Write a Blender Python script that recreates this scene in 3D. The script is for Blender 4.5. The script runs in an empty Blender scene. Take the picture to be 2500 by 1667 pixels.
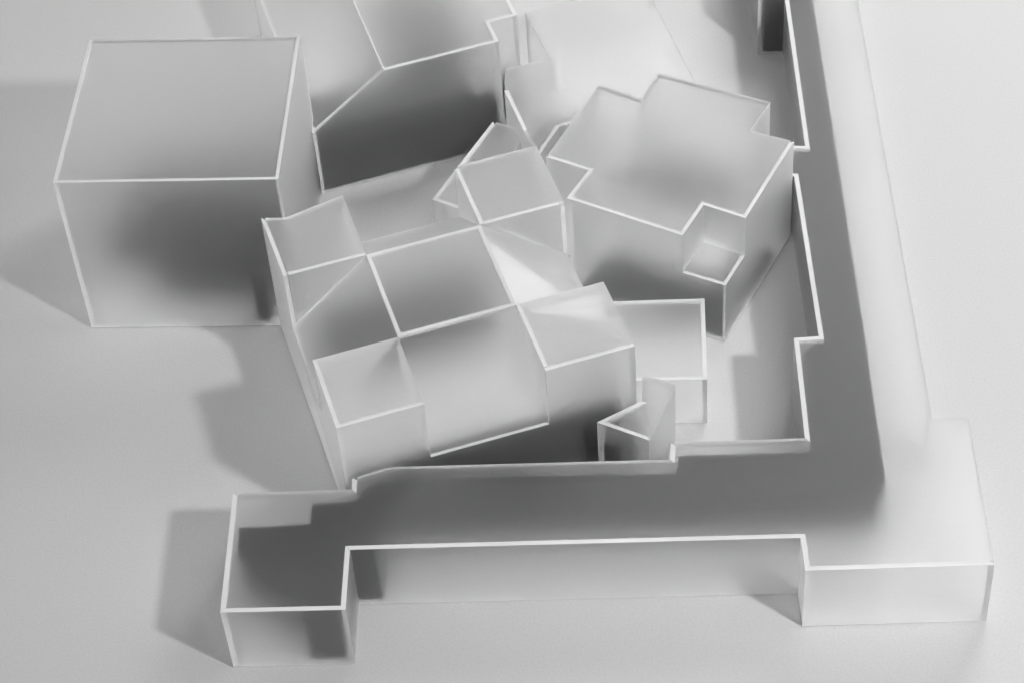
import bpy, bmesh, math, random
from mathutils import Vector, Matrix

random.seed(4)
scene = bpy.context.scene
col = scene.collection

# ---------------------------------------------------------------- camera
cam_data = bpy.data.cameras.new("camera")
cam_data.lens = 79.83
cam_data.sensor_width = 36.0
cam_data.clip_start = 0.01
cam_data.clip_end = 50.0
cam = bpy.data.objects.new("camera", cam_data)
col.objects.link(cam)
RX = Vector((0.99816984, -0.01708579, -0.05800899))
RY = Vector((0.05288277, 0.71190789, 0.70027892))
RZ = Vector((0.02933224, -0.70206497, 0.71150853))
cam.matrix_world = Matrix(((RX.x, RY.x, RZ.x, 0.03783859), (RX.y, RY.y, RZ.y, -0.90566381),
                           (RX.z, RY.z, RZ.z, 0.91784601), (0, 0, 0, 1)))
scene.camera = cam

# ---------------------------------------------------------------- light and exposure
world = bpy.data.worlds.new("World")
scene.world = world
world.use_nodes = True
bg = world.node_tree.nodes["Background"]
bg.inputs[0].default_value = (1, 1, 1, 1)
bg.inputs[1].default_value = 0.31

ld = bpy.data.lights.new("spot_lamp", "SPOT")
ld.spot_size = math.radians(56)
ld.spot_blend = 1.0
ld.shadow_soft_size = 0.06
ld.energy = 50.0
ld.color = (1, 1, 1)
lamp = bpy.data.objects.new("spot_lamp", ld)
col.objects.link(lamp)
lamp.location = (0.93, -0.89, 1.18)
lamp.rotation_euler = (Vector((0.20, 0.03, 0.0)) - lamp.location).to_track_quat('-Z', 'Y').to_euler()

fd = bpy.data.lights.new("soft_lamp", "AREA")
fd.shape = 'DISK'
fd.size = 0.6
fd.energy = 5.8
fill = bpy.data.objects.new("soft_lamp", fd)
col.objects.link(fill)
fill.location = (0.56, 0.80, 0.80)
fill.rotation_euler = (Vector((0.1, 0.05, 0.0)) - fill.location).to_track_quat('-Z', 'Y').to_euler()

scene.view_settings.view_transform = 'Standard'
scene.view_settings.look = 'None'
scene.view_settings.exposure = 0.16
scene.view_settings.gamma = 1.0
scene.cycles.use_denoising = True
scene.cycles.max_bounces = 24
scene.cycles.transmission_bounces = 24
scene.cycles.diffuse_bounces = 6
scene.cycles.glossy_bounces = 8
scene.cycles.transparent_max_bounces = 16
scene.cycles.caustics_reflective = True
scene.cycles.caustics_refractive = True
scene.cycles.blur_glossy = 0.0


# ---------------------------------------------------------------- materials
def new_mat(name):
    m = bpy.data.materials.new(name)
    m.use_nodes = True
    nt = m.node_tree
    for n in list(nt.nodes):
        nt.nodes.remove(n)
    return m, nt


def frosted(name, rough=0.64, milk=0.034, white=0.95):
    m, nt = new_mat(name)
    N = nt.nodes.new
    L = nt.links.new
    out = N("ShaderNodeOutputMaterial")
    tc = N("ShaderNodeTexCoord")
    mp = N("ShaderNodeMapping")
    mp.inputs['Scale'].default_value = (300, 520, 400)
    mp.inputs['Rotation'].default_value = (0, 0, 0.5)
    L(tc.outputs['Object'], mp.inputs[0])
    n1 = N("ShaderNodeTexNoise")
    n1.inputs['Scale'].default_value = 1.0
    n1.inputs['Detail'].default_value = 8
    n1.inputs['Roughness'].default_value = 0.7
    L(mp.outputs[0], n1.inputs[0])
    mr = N("ShaderNodeMapRange")
    mr.inputs['From Min'].default_value = 0.34
    mr.inputs['From Max'].default_value = 0.66
    mr.inputs['To Min'].default_value = milk - 0.020
    mr.inputs['To Max'].default_value = milk + 0.020
    L(n1.outputs[0], mr.inputs[0])
    g = N("ShaderNodeBsdfGlass")
    g.distribution = 'MULTI_GGX'
    g.inputs['Color'].default_value = (1, 1, 1, 1)
    g.inputs['Roughness'].default_value = rough
    g.inputs['IOR'].default_value = 1.2
    ng = N("ShaderNodeTexNoise")
    ng.inputs['Scale'].default_value = 650.0
    ng.inputs['Detail'].default_value = 3
    L(tc.outputs['Object'], ng.inputs[0])
    rg = N("ShaderNodeMapRange")
    rg.inputs['From Min'].default_value = 0.3
    rg.inputs['From Max'].default_value = 0.7
    rg.inputs['To Min'].default_value = 0.98
    rg.inputs['To Max'].default_value = 1.0
    L(ng.outputs[0], rg.inputs[0])
    L(rg.outputs[0], g.inputs['Color'])
    d = N("ShaderNodeBsdfDiffuse")
    d.inputs['Color'].default_value = (white, white, white, 1)
    t = N("ShaderNodeBsdfTranslucent")
    t.inputs['Color'].default_value = (white, white, white, 1)
    mt = N("ShaderNodeMixShader")
    mt.inputs[0].default_value = 0.5
    L(d.outputs[0], mt.inputs[1])
    L(t.outputs[0], mt.inputs[2])
    mx = N("ShaderNodeMixShader")
    L(mr.outputs[0], mx.inputs[0])
    L(g.outputs[0], mx.inputs[1])
    L(mt.outputs[0], mx.inputs[2])
    gl = N("ShaderNodeBsdfGlossy")
    gl.inputs['Roughness'].default_value = 0.55
    gl.inputs['Color'].default_value = (1, 1, 1, 1)
    m2 = N("ShaderNodeMixShader")
    mg = N("ShaderNodeMapRange")
    mg.inputs['From Min'].default_value = 0.34
    mg.inputs['From Max'].default_value = 0.66
    mg.inputs['To Min'].default_value = 0.016
    mg.inputs['To Max'].default_value = 0.049
    L(n1.outputs[0], mg.inputs[0])
    L(mg.outputs[0], m2.inputs[0])
    L(mx.outputs[0], m2.inputs[1])
    L(gl.outputs[0], m2.inputs[2])
    L(m2.outputs[0], out.inputs[0])
    return m


def edge_mat():
    m, nt = new_mat("sawn_acrylic_edge")
    N = nt.nodes.new
    L = nt.links.new
    out = N("ShaderNodeOutputMaterial")
    tc = N("ShaderNodeTexCoord")
    n1 = N("ShaderNodeTexNoise")
    n1.inputs['Scale'].default_value = 30.0
    n1.inputs['Detail'].default_value = 6
    L(tc.outputs['Object'], n1.inputs[0])
    mr = N("ShaderNodeMapRange")
    mr.inputs['From Min'].default_value = 0.32
    mr.inputs['From Max'].default_value = 0.68
    mr.inputs['To Min'].default_value = 0.84
    mr.inputs['To Max'].default_value = 0.97
    L(n1.outputs[0], mr.inputs[0])
    d = N("ShaderNodeBsdfDiffuse")
    L(mr.outputs[0], d.inputs['Color'])
    t = N("ShaderNodeBsdfTranslucent")
    L(mr.outputs[0], t.inputs['Color'])
    mt = N("ShaderNodeMixShader")
    mt.inputs[0].default_value = 0.2
    L(d.outputs[0], mt.inputs[1])
    L(t.outputs[0], mt.inputs[2])
    L(mt.outputs[0], out.inputs[0])
    return m


def matte(name, v, var=0.05, scale=60.0):
    m, nt = new_mat(name)
    N = nt.nodes.new
    L = nt.links.new
    out = N("ShaderNodeOutputMaterial")
    b = N("ShaderNodeBsdfPrincipled")
    b.inputs['Roughness'].default_value = 0.75
    b.inputs['Specular IOR Level'].default_value = 0.2
    tc = N("ShaderNodeTexCoord")
    n1 = N("ShaderNodeTexNoise")
    n1.inputs['Scale'].default_value = scale
    n1.inputs['Detail'].default_value = 5
    L(tc.outputs['Object'], n1.inputs[0])
    mr = N("ShaderNodeMapRange")
    mr.inputs['From Min'].default_value = 0.3
    mr.inputs['From Max'].default_value = 0.7
    mr.inputs['To Min'].default_value = v * (1 - var)
    mr.inputs['To Max'].default_value = v * (1 + var)
    L(n1.outputs[0], mr.inputs[0])
    L(mr.outputs[0], b.inputs['Base Color'])
    L(b.outputs[0], out.inputs[0])
    return m


FROST = frosted("frosted_acrylic")
LIT_FROST = frosted("lit_frosted_acrylic", milk=0.65)  # milkier copy of the frosted sheet, paints the glow of lit gussets
EDGE = edge_mat()
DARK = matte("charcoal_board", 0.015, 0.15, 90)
GREY = matte("grey_board", 0.11, 0.1, 90)
DIM_GREY = matte("dim_grey", 0.50, 0.1, 200)  # grey paints in the dimmer light on back rims, not glue
BASE = matte("pale_grey_board", 0.67, 0.045, 800)
WHITE = matte("white_bounce_card", 0.94, 0.01, 200)  # for the added cards that brighten the interiors

GAP = 0.00006


# ---------------------------------------------------------------- helpers
def link_mesh(name, verts, faces, mats, idx, parent):
    me = bpy.data.meshes.new(name)
    me.from_pydata([tuple(v) for v in verts], [], faces)
    for m in mats:
        me.materials.append(m)
    for p, i in zip(me.polygons, idx):
        p.material_index = i
    bm = bmesh.new()
    bm.from_mesh(me)
    bmesh.ops.recalc_face_normals(bm, faces=bm.faces)
    bm.to_mesh(me)
    bm.free()
    o = bpy.data.objects.new(name, me)
    col.objects.link(o)
    if parent is not None:
        o.parent = parent
        o.matrix_parent_inverse = parent.matrix_world.inverted()
    return o


def slab(name, front, back, parent, mats=None, special=None):
    """closed sheet between two matching rings; the rims get the sawn edge material"""
    n = len(front)
    verts = list(front) + list(back)
    faces = [list(range(n)), list(range(2 * n - 1, n - 1, -1))]
    idx = [0, 0]
    for i in range(n):
        j = (i + 1) % n
        faces.append([i, n + i, n + j, j])
        idx.append(2 if i == special else 1)
    return link_mesh(name, verts, faces, mats or [FROST, EDGE], idx, parent)


def inset(poly, d):
    """offset a counter-clockwise outline inwards by d (a number, or one per edge)"""
    n = len(poly)
    ds = [d] * n if not isinstance(d, (list, tuple)) else d
    out = []
    for i in range(n):
        p0, p1, p2 = (Vector(poly[(i + k) % n]) for k in (-1, 0, 1))
        e1 = (p1 - p0).normalized()
        e2 = (p2 - p1).normalized()
        n1 = Vector((-e1.y, e1.x))
        n2 = Vector((-e2.y, e2.x))
        a, b = ds[(i - 1) % n], ds[i]
        det = n1.x * n2.y - n1.y * n2.x
        if abs(det) < 0.12:
            out.append(p1 + n2 * b)
            continue
        off = Vector(((a * n2.y - b * n1.y) / det, (b * n1.x - a * n2.x) / det))
        out.append(p1 + off)
    return out


def bounce_floor(parent, poly, t):  # white floor added to bounce light up through the roof
    block(parent, [tuple(p) for p in inset(poly, t + .0004)], .0002, .0006, "bounce_floor", WHITE)


def thing(name, label, cat, loc):
    o = bpy.data.objects.new(name, None)
    o.empty_display_size = 0.02
    col.objects.link(o)
    o.location = (loc[0], loc[1], 0)
    o['label'] = label
    o['category'] = cat
    o['group'] = "frosted acrylic model buildings"
    bpy.context.view_layer.update()
    return o


def walls(parent, poly, t, z0, z1s, skip=(), over=(), dimmed=()):
    """one mitred upright sheet per edge of the outline; z1s is a height or one pair per edge;
    on the edges listed in over the roof sheet runs across the top of the wall"""
    n = len(poly)
    inner = inset(poly, t)
    for i in range(n):
        if i in skip:
            continue
        j = (i + 1) % n
        za, zb = (z1s, z1s) if not isinstance(z1s, (list, tuple)) else z1s[i]
        a, b = Vector(poly[i]), Vector(poly[j])
        a2, b2 = inner[i], inner[j]
        if i in over:
            za, zb = za - t - .0001, zb - t - .0001
        u = (b - a).normalized() * GAP
        a, b, a2, b2 = a + u, b - u, a2 + u, b2 - u
        front = [(a.x, a.y, z0), (b.x, b.y, z0), (b.x, b.y, zb), (a.x, a.y, za)]
        back = [(a2.x, a2.y, z0), (b2.x, b2.y, z0), (b2.x, b2.y, zb), (a2.x, a2.y, za)]
        slab("wall", front, back, parent, [FROST, EDGE, DIM_GREY if i in dimmed else FROST] if i in over else None, 2 if i in over else None)  # listed back tops are coloured grey to look less lit


def stepped_wall(parent, pts, inner, tops):
    """one upright sheet whose top steps up and down; pts/inner are the outer and inner points along
    the side, tops the height of the stretch after each point"""
    n = len(pts)
    u = (Vector(pts[-1]) - Vector(pts[0])).normalized() * GAP
    sh = [u] + [Vector((0, 0))] * (n - 2) + [-u]

    def ring(p):
        p = [Vector(q) + e for q, e in zip(p, sh)]
        r = [(p[0].x, p[0].y, Z0), (p[-1].x, p[-1].y, Z0)]
        for i in range(n - 1, 0, -1):
            r.append((p[i].x, p[i].y, tops[i - 1]))
            r.append((p[i - 1].x, p[i - 1].y, tops[i - 1]))
        return r

    slab("wall", ring(pts), ring(inner), parent)


def flat_roof(parent, poly, t, z, tr=None, name="roof", over=()):
    tr = tr or t
    q = inset(poly, [0.0 if i in over else t + GAP for i in range(len(poly))])
    slab(name, [(p.x, p.y, z - 0.0001) for p in q], [(p.x, p.y, z - tr) for p in q], parent)


def block(parent, poly, z0, z1, name="inner_block", m=None):
    n = len(poly)
    verts = [(x, y, z0) for x, y in poly] + [(x, y, z1) for x, y in poly]
    faces = [list(range(n - 1, -1, -1)), list(range(n, 2 * n))]
    for i in range(n):
        j = (i + 1) % n
        faces.append([i, j, n + j, n + i])
    return link_mesh(name, verts, faces, [m or DARK], [0] * len(faces), parent)


Z0 = 0.0008

# ---------------------------------------------------------------- the table
gv = [(-4, -4, 0), (4, -4, 0), (4, 4, 0), (-4, 4, 0)]
ground = link_mesh("ground", gv, [[0, 1, 2, 3]], [BASE], [0], None)
ground['kind'] = "structure"

# ---------------------------------------------------------------- low perimeter building
T = 0.0025
perim = [(-.1439, -.2191), (-.0823, -.2211), (-.0814, -.1836), (.1420, -.1905), (.1420, -.2112), (.2335, -.2134),
         (.2359, -.1174), (.2176, -.1153), (.2230, .2389), (.2245, .3400), (.1605, .3400), (.1617, .2462),
         (.1782, .2449), (.1757, .1026), (.1610, .1045), (.1610, .0776), (.1666, .0766), (.1663, -.0528),
         (.1530, -.0530), (.1511, -.1248), (.0824, -.1232), (.0812, -.1347), (-.0640, -.1299), (-.0818, -.1361),
         (-.0819, -.1439), (-.1429, -.1423)]
b = thing("perimeter_building", "long low L-shaped frosted building along the front and right with a dark core inside",
          "model building", (.05, -.19))
PO = (5, 6, 7, 8, 9, 19, 21, 22, 24)
walls(b, perim, T, Z0, .045, over=PO, dimmed=(24,))
bounce_floor(b, perim, T)
flat_roof(b, perim, T, .045, over=PO)
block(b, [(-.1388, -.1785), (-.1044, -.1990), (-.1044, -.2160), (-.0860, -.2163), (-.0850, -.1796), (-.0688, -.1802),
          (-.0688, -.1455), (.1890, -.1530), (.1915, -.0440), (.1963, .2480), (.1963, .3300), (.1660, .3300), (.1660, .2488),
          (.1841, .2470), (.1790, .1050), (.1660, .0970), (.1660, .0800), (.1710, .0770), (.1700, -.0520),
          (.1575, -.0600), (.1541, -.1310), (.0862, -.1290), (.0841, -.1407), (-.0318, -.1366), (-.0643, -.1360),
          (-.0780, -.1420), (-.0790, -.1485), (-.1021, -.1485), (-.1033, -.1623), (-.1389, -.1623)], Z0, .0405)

# ---------------------------------------------------------------- tall cube
T = 0.0019
cube = [(-.2437, .0285), (-.1197, .0213), (-.1139, .1460), (-.2379, .1545)]
b = thing("cube_building", "tall plain frosted cube standing left of the stepped building", "model building", (-.18, .09))
walls(b, cube, T, Z0, .1125, over=(2,), dimmed=(2,))
flat_roof(b, cube, T, .1125, over=(2,))
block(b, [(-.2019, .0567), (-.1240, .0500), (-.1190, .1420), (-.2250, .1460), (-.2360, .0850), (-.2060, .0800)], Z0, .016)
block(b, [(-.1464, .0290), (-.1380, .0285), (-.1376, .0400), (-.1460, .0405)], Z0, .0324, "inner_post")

# ---------------------------------------------------------------- stepped building with tilted roof tiles
uu = Vector((math.cos(math.radians(16.9)), math.sin(math.radians(16.9))))
vv = Vector((math.cos(math.radians(106.2)), math.sin(math.radians(106.2))))
O = Vector((-.0855, -.1380))
CU = [0, .0460, .1105, .1590]
CV = [0, .0505, .1165, .1680]
HE, HL = .085, .047
HLW = HL - .0022
T = 0.0021


def G(i, j):
    p = O + uu * CU[i] + vv * CV[j]
    return (p.x, p.y)


def gp(a, c):
    q = O + uu * a + vv * c
    return (q.x, q.y)


b = thing("stepped_building", "frosted building of nine roof squares with four tilted down around a level middle", "model building", (-.03, -.03))
outer = [G(0, 0), G(1, 0), G(2, 0), G(3, 0), G(3, 1), G(3, 2), G(3, 3), G(2, 3), G(1, 3), (-.1196, .0206),
         (-.1330, .0214), G(0, 2), G(0, 1)]
hh = [(HE, HE), (HLW, HLW), (HE, HE), (HE, HE), (HLW, HLW), (HE, HE), (HE, HE), (HLW, HLW), (HE, HE), (HE, HE), (HE, HE),
      (HLW, HLW), (HE, HE)]
walls(b, outer, T, Z0, hh, skip=(0, 1, 2, 10, 11, 12), over=(3, 5, 6, 8, 9))
oi = inset(outer, T)
stepped_wall(b, outer[0:4], oi[0:4], [HE, HLW, HE])
stepped_wall(b, outer[10:] + outer[:1], oi[10:] + oi[:1], [HE, HLW, HE])
bounce_floor(b, outer, T)


def tile(poly, over=()):
    flat_roof(b, poly, T, HE, name="roof_square", over=over)


tile([G(0, 0), G(1, 0), G(1, 1), G(0, 1)], (1, 2))
tile([G(2, 0), G(3, 0), G(3, 1), G(2, 1)], (1, 2))
tile([G(2, 2), G(3, 2), G(3, 3), G(2, 3)], (1, 2))
tile([G(0, 2), G(1, 2), G(1, 3), (-.1196, .0206), (-.1330, .0214)], (1, 2, 3))
mid = [G(1, 1), G(2, 1), G(2, 2), G(1, 2)]
tile(mid)
# rim strips round the level middle square
mi = inset(mid, T)
for i in range(4):
    j = (i + 1) % 4
    a, c, a2, c2 = Vector(mid[i]), Vector(mid[j]), mi[i], mi[j]
    slab("rim", [(a.x, a.y, HE), (c.x, c.y, HE), (c2.x, c2.y, HE), (a2.x, a2.y, HE)],
         [(a.x, a.y, HE - T), (c.x, c.y, HE - T), (c2.x, c2.y, HE - T), (a2.x, a2.y, HE - T)], b, [EDGE, EDGE])


def slope(p_hi0, p_hi1, p_lo1, p_lo0):
    """tilted roof square: high edge at the middle, low edge at the outside"""
    q = [Vector((p_hi0[0], p_hi0[1], HE - .0004)), Vector((p_hi1[0], p_hi1[1], HE - .0004)),
         Vector((p_lo1[0], p_lo1[1], HL)), Vector((p_lo0[0], p_lo0[1], HL))]
    s = (q[1] - q[0]).normalized() * .0002
    q = [q[0] + s, q[1] - s, q[2] - s, q[3] + s]
    d = (q[3] - q[0]).normalized()
    q[0] += d * .0002
    q[1] += d * .0002
    q[2] -= d * .0001
    q[3] -= d * .0001
    nrm = (q[1] - q[0]).cross(q[3] - q[0]).normalized()
    if nrm.z < 0:
        nrm = -nrm
    slab("roof_slope", q, [p - nrm * .002 for p in q], b)


slope(G(1, 1), G(2, 1), G(2, 0), G(1, 0))
slope(G(2, 1), G(2, 2), G(3, 2), G(3, 1))
slope(G(2, 2), G(1, 2), G(1, 3), G(2, 3))
slope(G(1, 2), G(1, 1), G(0, 1), G(0, 2))


def gusset(inn, out, into, over=False, late=False):
    """three-cornered upright sheet between a corner square and the slope beside it"""
    a, c = Vector(inn), Vector(out)
    d = (c - a).normalized()
    w = Vector(into).normalized() * T
    a = a + d * .0003
    c = c - d * .0028
    z = HE - T - .0001 if over else HE
    if over:
        a = a + d * .0032
    elif late:
        a = a + d * (T + .0001)
    fr = [(a.x, a.y, z), (c.x, c.y, z), (c.x, c.y, HL + .001)]
    bk = [(a.x + w.x, a.y + w.y, z), (c.x + w.x, c.y + w.y, z), (c.x + w.x, c.y + w.y, HL + .001)]
    slab("gusset_wall", fr, bk, b, [LIT_FROST, EDGE] if over else None)


# white card added close under the right-hand slope to give it a bright patch
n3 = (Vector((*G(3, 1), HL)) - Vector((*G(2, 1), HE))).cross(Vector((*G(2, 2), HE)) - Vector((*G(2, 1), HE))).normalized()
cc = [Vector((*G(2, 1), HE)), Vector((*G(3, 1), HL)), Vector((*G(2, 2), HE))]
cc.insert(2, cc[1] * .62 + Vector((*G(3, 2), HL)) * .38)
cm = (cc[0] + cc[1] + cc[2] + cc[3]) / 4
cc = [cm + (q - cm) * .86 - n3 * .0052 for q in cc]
slab("bounce_card", cc, [q - n3 * .0006 for q in cc], b, [WHITE, WHITE])

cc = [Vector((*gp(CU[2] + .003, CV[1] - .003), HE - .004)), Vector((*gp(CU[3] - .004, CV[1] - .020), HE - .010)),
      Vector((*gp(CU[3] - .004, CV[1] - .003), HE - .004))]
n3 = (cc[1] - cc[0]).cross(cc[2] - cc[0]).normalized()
slab("bounce_card", cc, [q - n3 * .0006 for q in cc], b, [WHITE, WHITE])  # second card, added for the bright streak on the front right square

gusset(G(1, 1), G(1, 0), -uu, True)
gusset(G(2, 1), G(2, 0), uu)
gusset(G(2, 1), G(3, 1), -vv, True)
gusset(G(2, 2), G(3, 2), vv, late=True)
gusset(G(2, 2), G(2, 3), uu)
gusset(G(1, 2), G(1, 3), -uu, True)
gusset(G(1, 2), G(0, 2), vv)
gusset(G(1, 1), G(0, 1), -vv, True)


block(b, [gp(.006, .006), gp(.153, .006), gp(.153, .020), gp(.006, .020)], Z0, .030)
block(b, [gp(.016, .116), gp(.115, .116), gp(.122, .152), gp(.020, .152)], Z0, .016)  # dark block added to stand in for shade along the back wall

# ---------------------------------------------------------------- notched building
T = 0.0020
HD, HN = .073, .0448
b = thing("notched_building", "frosted building with stepped outline and an open square notch in its front corner", "model building", (.09, .06))
full = [(.0250, .0731), (.0484, .0598), (.0354, .0373), (.0973, .0017), (.1200, -.0101), (.1326, .0128), (.1655, .0747),
        (.1413, .0864), (.1556, .1105), (.0927, .1429), (.0812, .1203), (.0574, .1355)]
hs = [(HD, HD)] * 12
hs[3] = hs[4] = (HN, HN)
walls(b, full, T, Z0, hs, skip=(2, 3, 4, 5), over=(6, 7, 8, 9, 10, 11), dimmed=(7, 8, 9, 10, 11))
bounce_floor(b, full, T)
nook = (.1106, .0255)
top = full[:4] + [nook] + full[5:]
nq = inset(top, T)
ni = nq[4]
fi = inset(full, T)
stepped_wall(b, full[2:5], [fi[2], nq[3], fi[4]], [HD, HN])
stepped_wall(b, full[4:7], [fi[4], nq[5], fi[6]], [HN, HD])
# upright sheets of the open notch
for (p, q, pi, qi) in (((.0973, .0017), nook, nq[3], ni), (nook, (.1326, .0128), ni, nq[5])):
    p, q = Vector(p), Vector(q)
    u = (q - p).normalized() * GAP * 2
    p, q, pi, qi = p + u, q - u, pi + u, qi - u
    slab("notch_wall", [(p.x, p.y, HN + .0001), (q.x, q.y, HN + .0001), (q.x, q.y, HD), (p.x, p.y, HD)],
         [(pi.x, pi.y, HN + .0001), (qi.x, qi.y, HN + .0001), (qi.x, qi.y, HD), (pi.x, pi.y, HD)], b)
flat_roof(b, top, T, HD, over=(6, 7, 8, 9, 10, 11))
fl = inset([(.0973, .0017), (.1200, -.0101), (.1326, .0128), nook], [T + GAP, T + GAP, -T, -T])
slab("notch_floor", [(p.x, p.y, HN - .0001) for p in fl], [(p.x, p.y, HN - T) for p in fl], b)
run, deep = Vector((.8660, -.5)), Vector((.5, .8660))


def notch_point(a, c):
    q = Vector((.0354, .0373)) + run * a + deep * c
    return (q.x, q.y)


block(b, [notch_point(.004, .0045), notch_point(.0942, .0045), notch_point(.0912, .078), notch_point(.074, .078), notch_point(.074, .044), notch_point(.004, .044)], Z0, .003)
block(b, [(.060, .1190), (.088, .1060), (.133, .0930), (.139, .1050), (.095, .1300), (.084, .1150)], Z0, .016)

# ---------------------------------------------------------------- hipped-roof building
T = 0.0022
b = thing("ridged_building", "tall frosted building with one slanted roof side and a front wall darkened by a block behind it", "model building", (-.06, .2))
HR, HV = .0823, .049
back = Vector((-.0436, .1480))
f0, f1, f2, f3 = (-.1138, .1338), (-.0002, .1695), (-.0056, .1884), (.0112, .1940)
f4 = (f3[0] + back.x, f3[1] + back.y)
f6 = (f0[0] + back.x * 1.1, f0[1] + back.y * 1.1)
r0 = (-.0682, .1481)
r1 = (r0[0] + back.x * 1.1, r0[1] + back.y * 1.1)
inn = inset([f0, f1, f2, f3, f4, r1, f6], T)


def up(p, z):
    return (p[0], p[1], z)


# front wall with the slanted shoulder
fr = [up(f0, Z0), up(f1, Z0), up(f1, HR), up(r0, HR), up(f0, HV)]
off = Vector((-(f1[1] - f0[1]), f1[0] - f0[0])).normalized() * T
bk = [up(inn[0], Z0), up(inn[1], Z0), up(inn[1], HR), (r0[0] + off.x, r0[1] + off.y, HR), up(inn[0], HV)]
slab("wall", fr, bk, b)
poly = [f0, f1, f2, f3, f4, r1, f6]
walls(b, poly, T, Z0, [(HR, HR), (HR, HR), (HR, HR), (HR, HR), (HR, HR), (HR, HV), (HV, HV)], skip=(0,))
bounce_floor(b, poly, T)
rp = [(r0[0] + off.x * 1.02, r0[1] + off.y * 1.02), tuple(inn[1]), tuple(inn[2]), tuple(inn[3]), tuple(inn[4]), tuple(inn[5])]
rp = inset(rp, GAP)
slab("roof", [up(p, HR - .0001) for p in rp], [up(p, HR - T) for p in rp], b)
s0 = Vector((f0[0] + off.x * 1.04, f0[1] + off.y * 1.04, HV))
s1 = Vector((r0[0] + off.x * 1.04 - .0002, r0[1] + off.y * 1.04, HR))
s2 = Vector((r1[0] - .0002, r1[1], HR))
s3 = Vector((f6[0], f6[1], HV))
nrm = (s1 - s0).cross(s3 - s0).normalized()
slab("slanted_roof", [s0, s1, s2, s3], [p - nrm * T for p in (s0, s1, s2, s3)], b)
d = Vector((f1[0] - f0[0], f1[1] - f0[1])).normalized()
nn = Vector((-d.y, d.x))


def fp(a, c):
    q = Vector(f0) + d * a + nn * c
    return (q.x, q.y)


block(b, [fp(.0030, .0030), fp(.1155, .0030), fp(.1155, .016), fp(.0030, .016)], Z0, .0345)  # dark block stands in for the shadow falling on the front wall
block(b, [fp(.0060, .0200), fp(.1060, .0200), fp(.1060, .0500), fp(.0060, .0500)], Z0, .034, m=GREY)
block(b, [fp(.0780, .0800), fp(.1280, .0800), fp(.1280, .1480), fp(.0780, .1480)], Z0, .015, m=GREY)
block(b, [fp(.1215, .0260), fp(.1330, .0260), fp(.1330, .0480), fp(.1215, .0480)], Z0, .022)

# ---------------------------------------------------------------- wide low building behind
T = 0.0022
wide = [(.0008, .1690), (.0117, .1306), (.0203, .1070), (.0330, .1322), (.0368, .1336), (.0540, .1400), (.0800, .1275), (.0900, .1485),
        (.1200, .1530), (.0956, .2509), (.0914, .2677), (.0151, .2456), (.0289, .1975), (.0020, .1900)]
b = thing("wide_building", "wide low frosted building with a bright flat roof behind the notched building", "model building", (.06, .2))
WO = (1, 8, 9, 10, 11, 12, 13)
walls(b, wide, T, Z0, .045, over=WO)
bounce_floor(b, wide, T)
flat_roof(b, wide, T, .045, over=WO)
block(b, [(.0150, .1580), (.0340, .1480), (.0520, .1560), (.0460, .1820), (.0160, .1750)], Z0, .006)

# ---------------------------------------------------------------- small buildings
T = 0.0022
p = [(-.0436, .0906), (-.0226, .0776), (.0096, .1385), (.0055, .1520), (-.0071, .1586)]
b = thing("narrow_building", "small narrow frosted building half hidden behind the raised corner of the stepped building", "model building", (-.015, .115))
walls(b, p, T, Z0, .030, over=(1, 2, 3))
bounce_floor(b, p, T)
flat_roof(b, p, T, .030, over=(1, 2, 3))

p = [(.0450, -.1065), (.0713, -.1209), (.0874, -.0826), (.0705, -.0735), (.0692, -.0930)]
b = thing("wedge_building", "small wedge-shaped frosted building tucked at the front right corner of the stepped building", "model building", (.068, -.098))
walls(b, p, T, Z0, .045, over=(1, 2, 3))
bounce_floor(b, p, T)
flat_roof(b, p, T, .045, over=(1, 2, 3))
block(b, [(.0478, -.1062), (.0570, -.1112), (.0660, -.0985), (.0580, -.0965)], Z0, .030, m=GREY)
block(b, [(.0665, -.1150), (.0712, -.1176), (.0845, -.0850), (.0795, -.0825)], Z0, .008, m=DIM_GREY)  # grey block added so the right wall reads darker

p = [(.0630, -.0685), (.1053, -.0705), (.1085, -.0093), (.0470, -.0075)]
b = thing("low_flat_building", "low flat-roofed frosted box between the stepped and the notched building", "model building", (.08, -.04))
walls(b, p, T, Z0, .035, over=(3,))
bounce_floor(b, p, T)
flat_roof(b, p, T, .035, over=(3,))
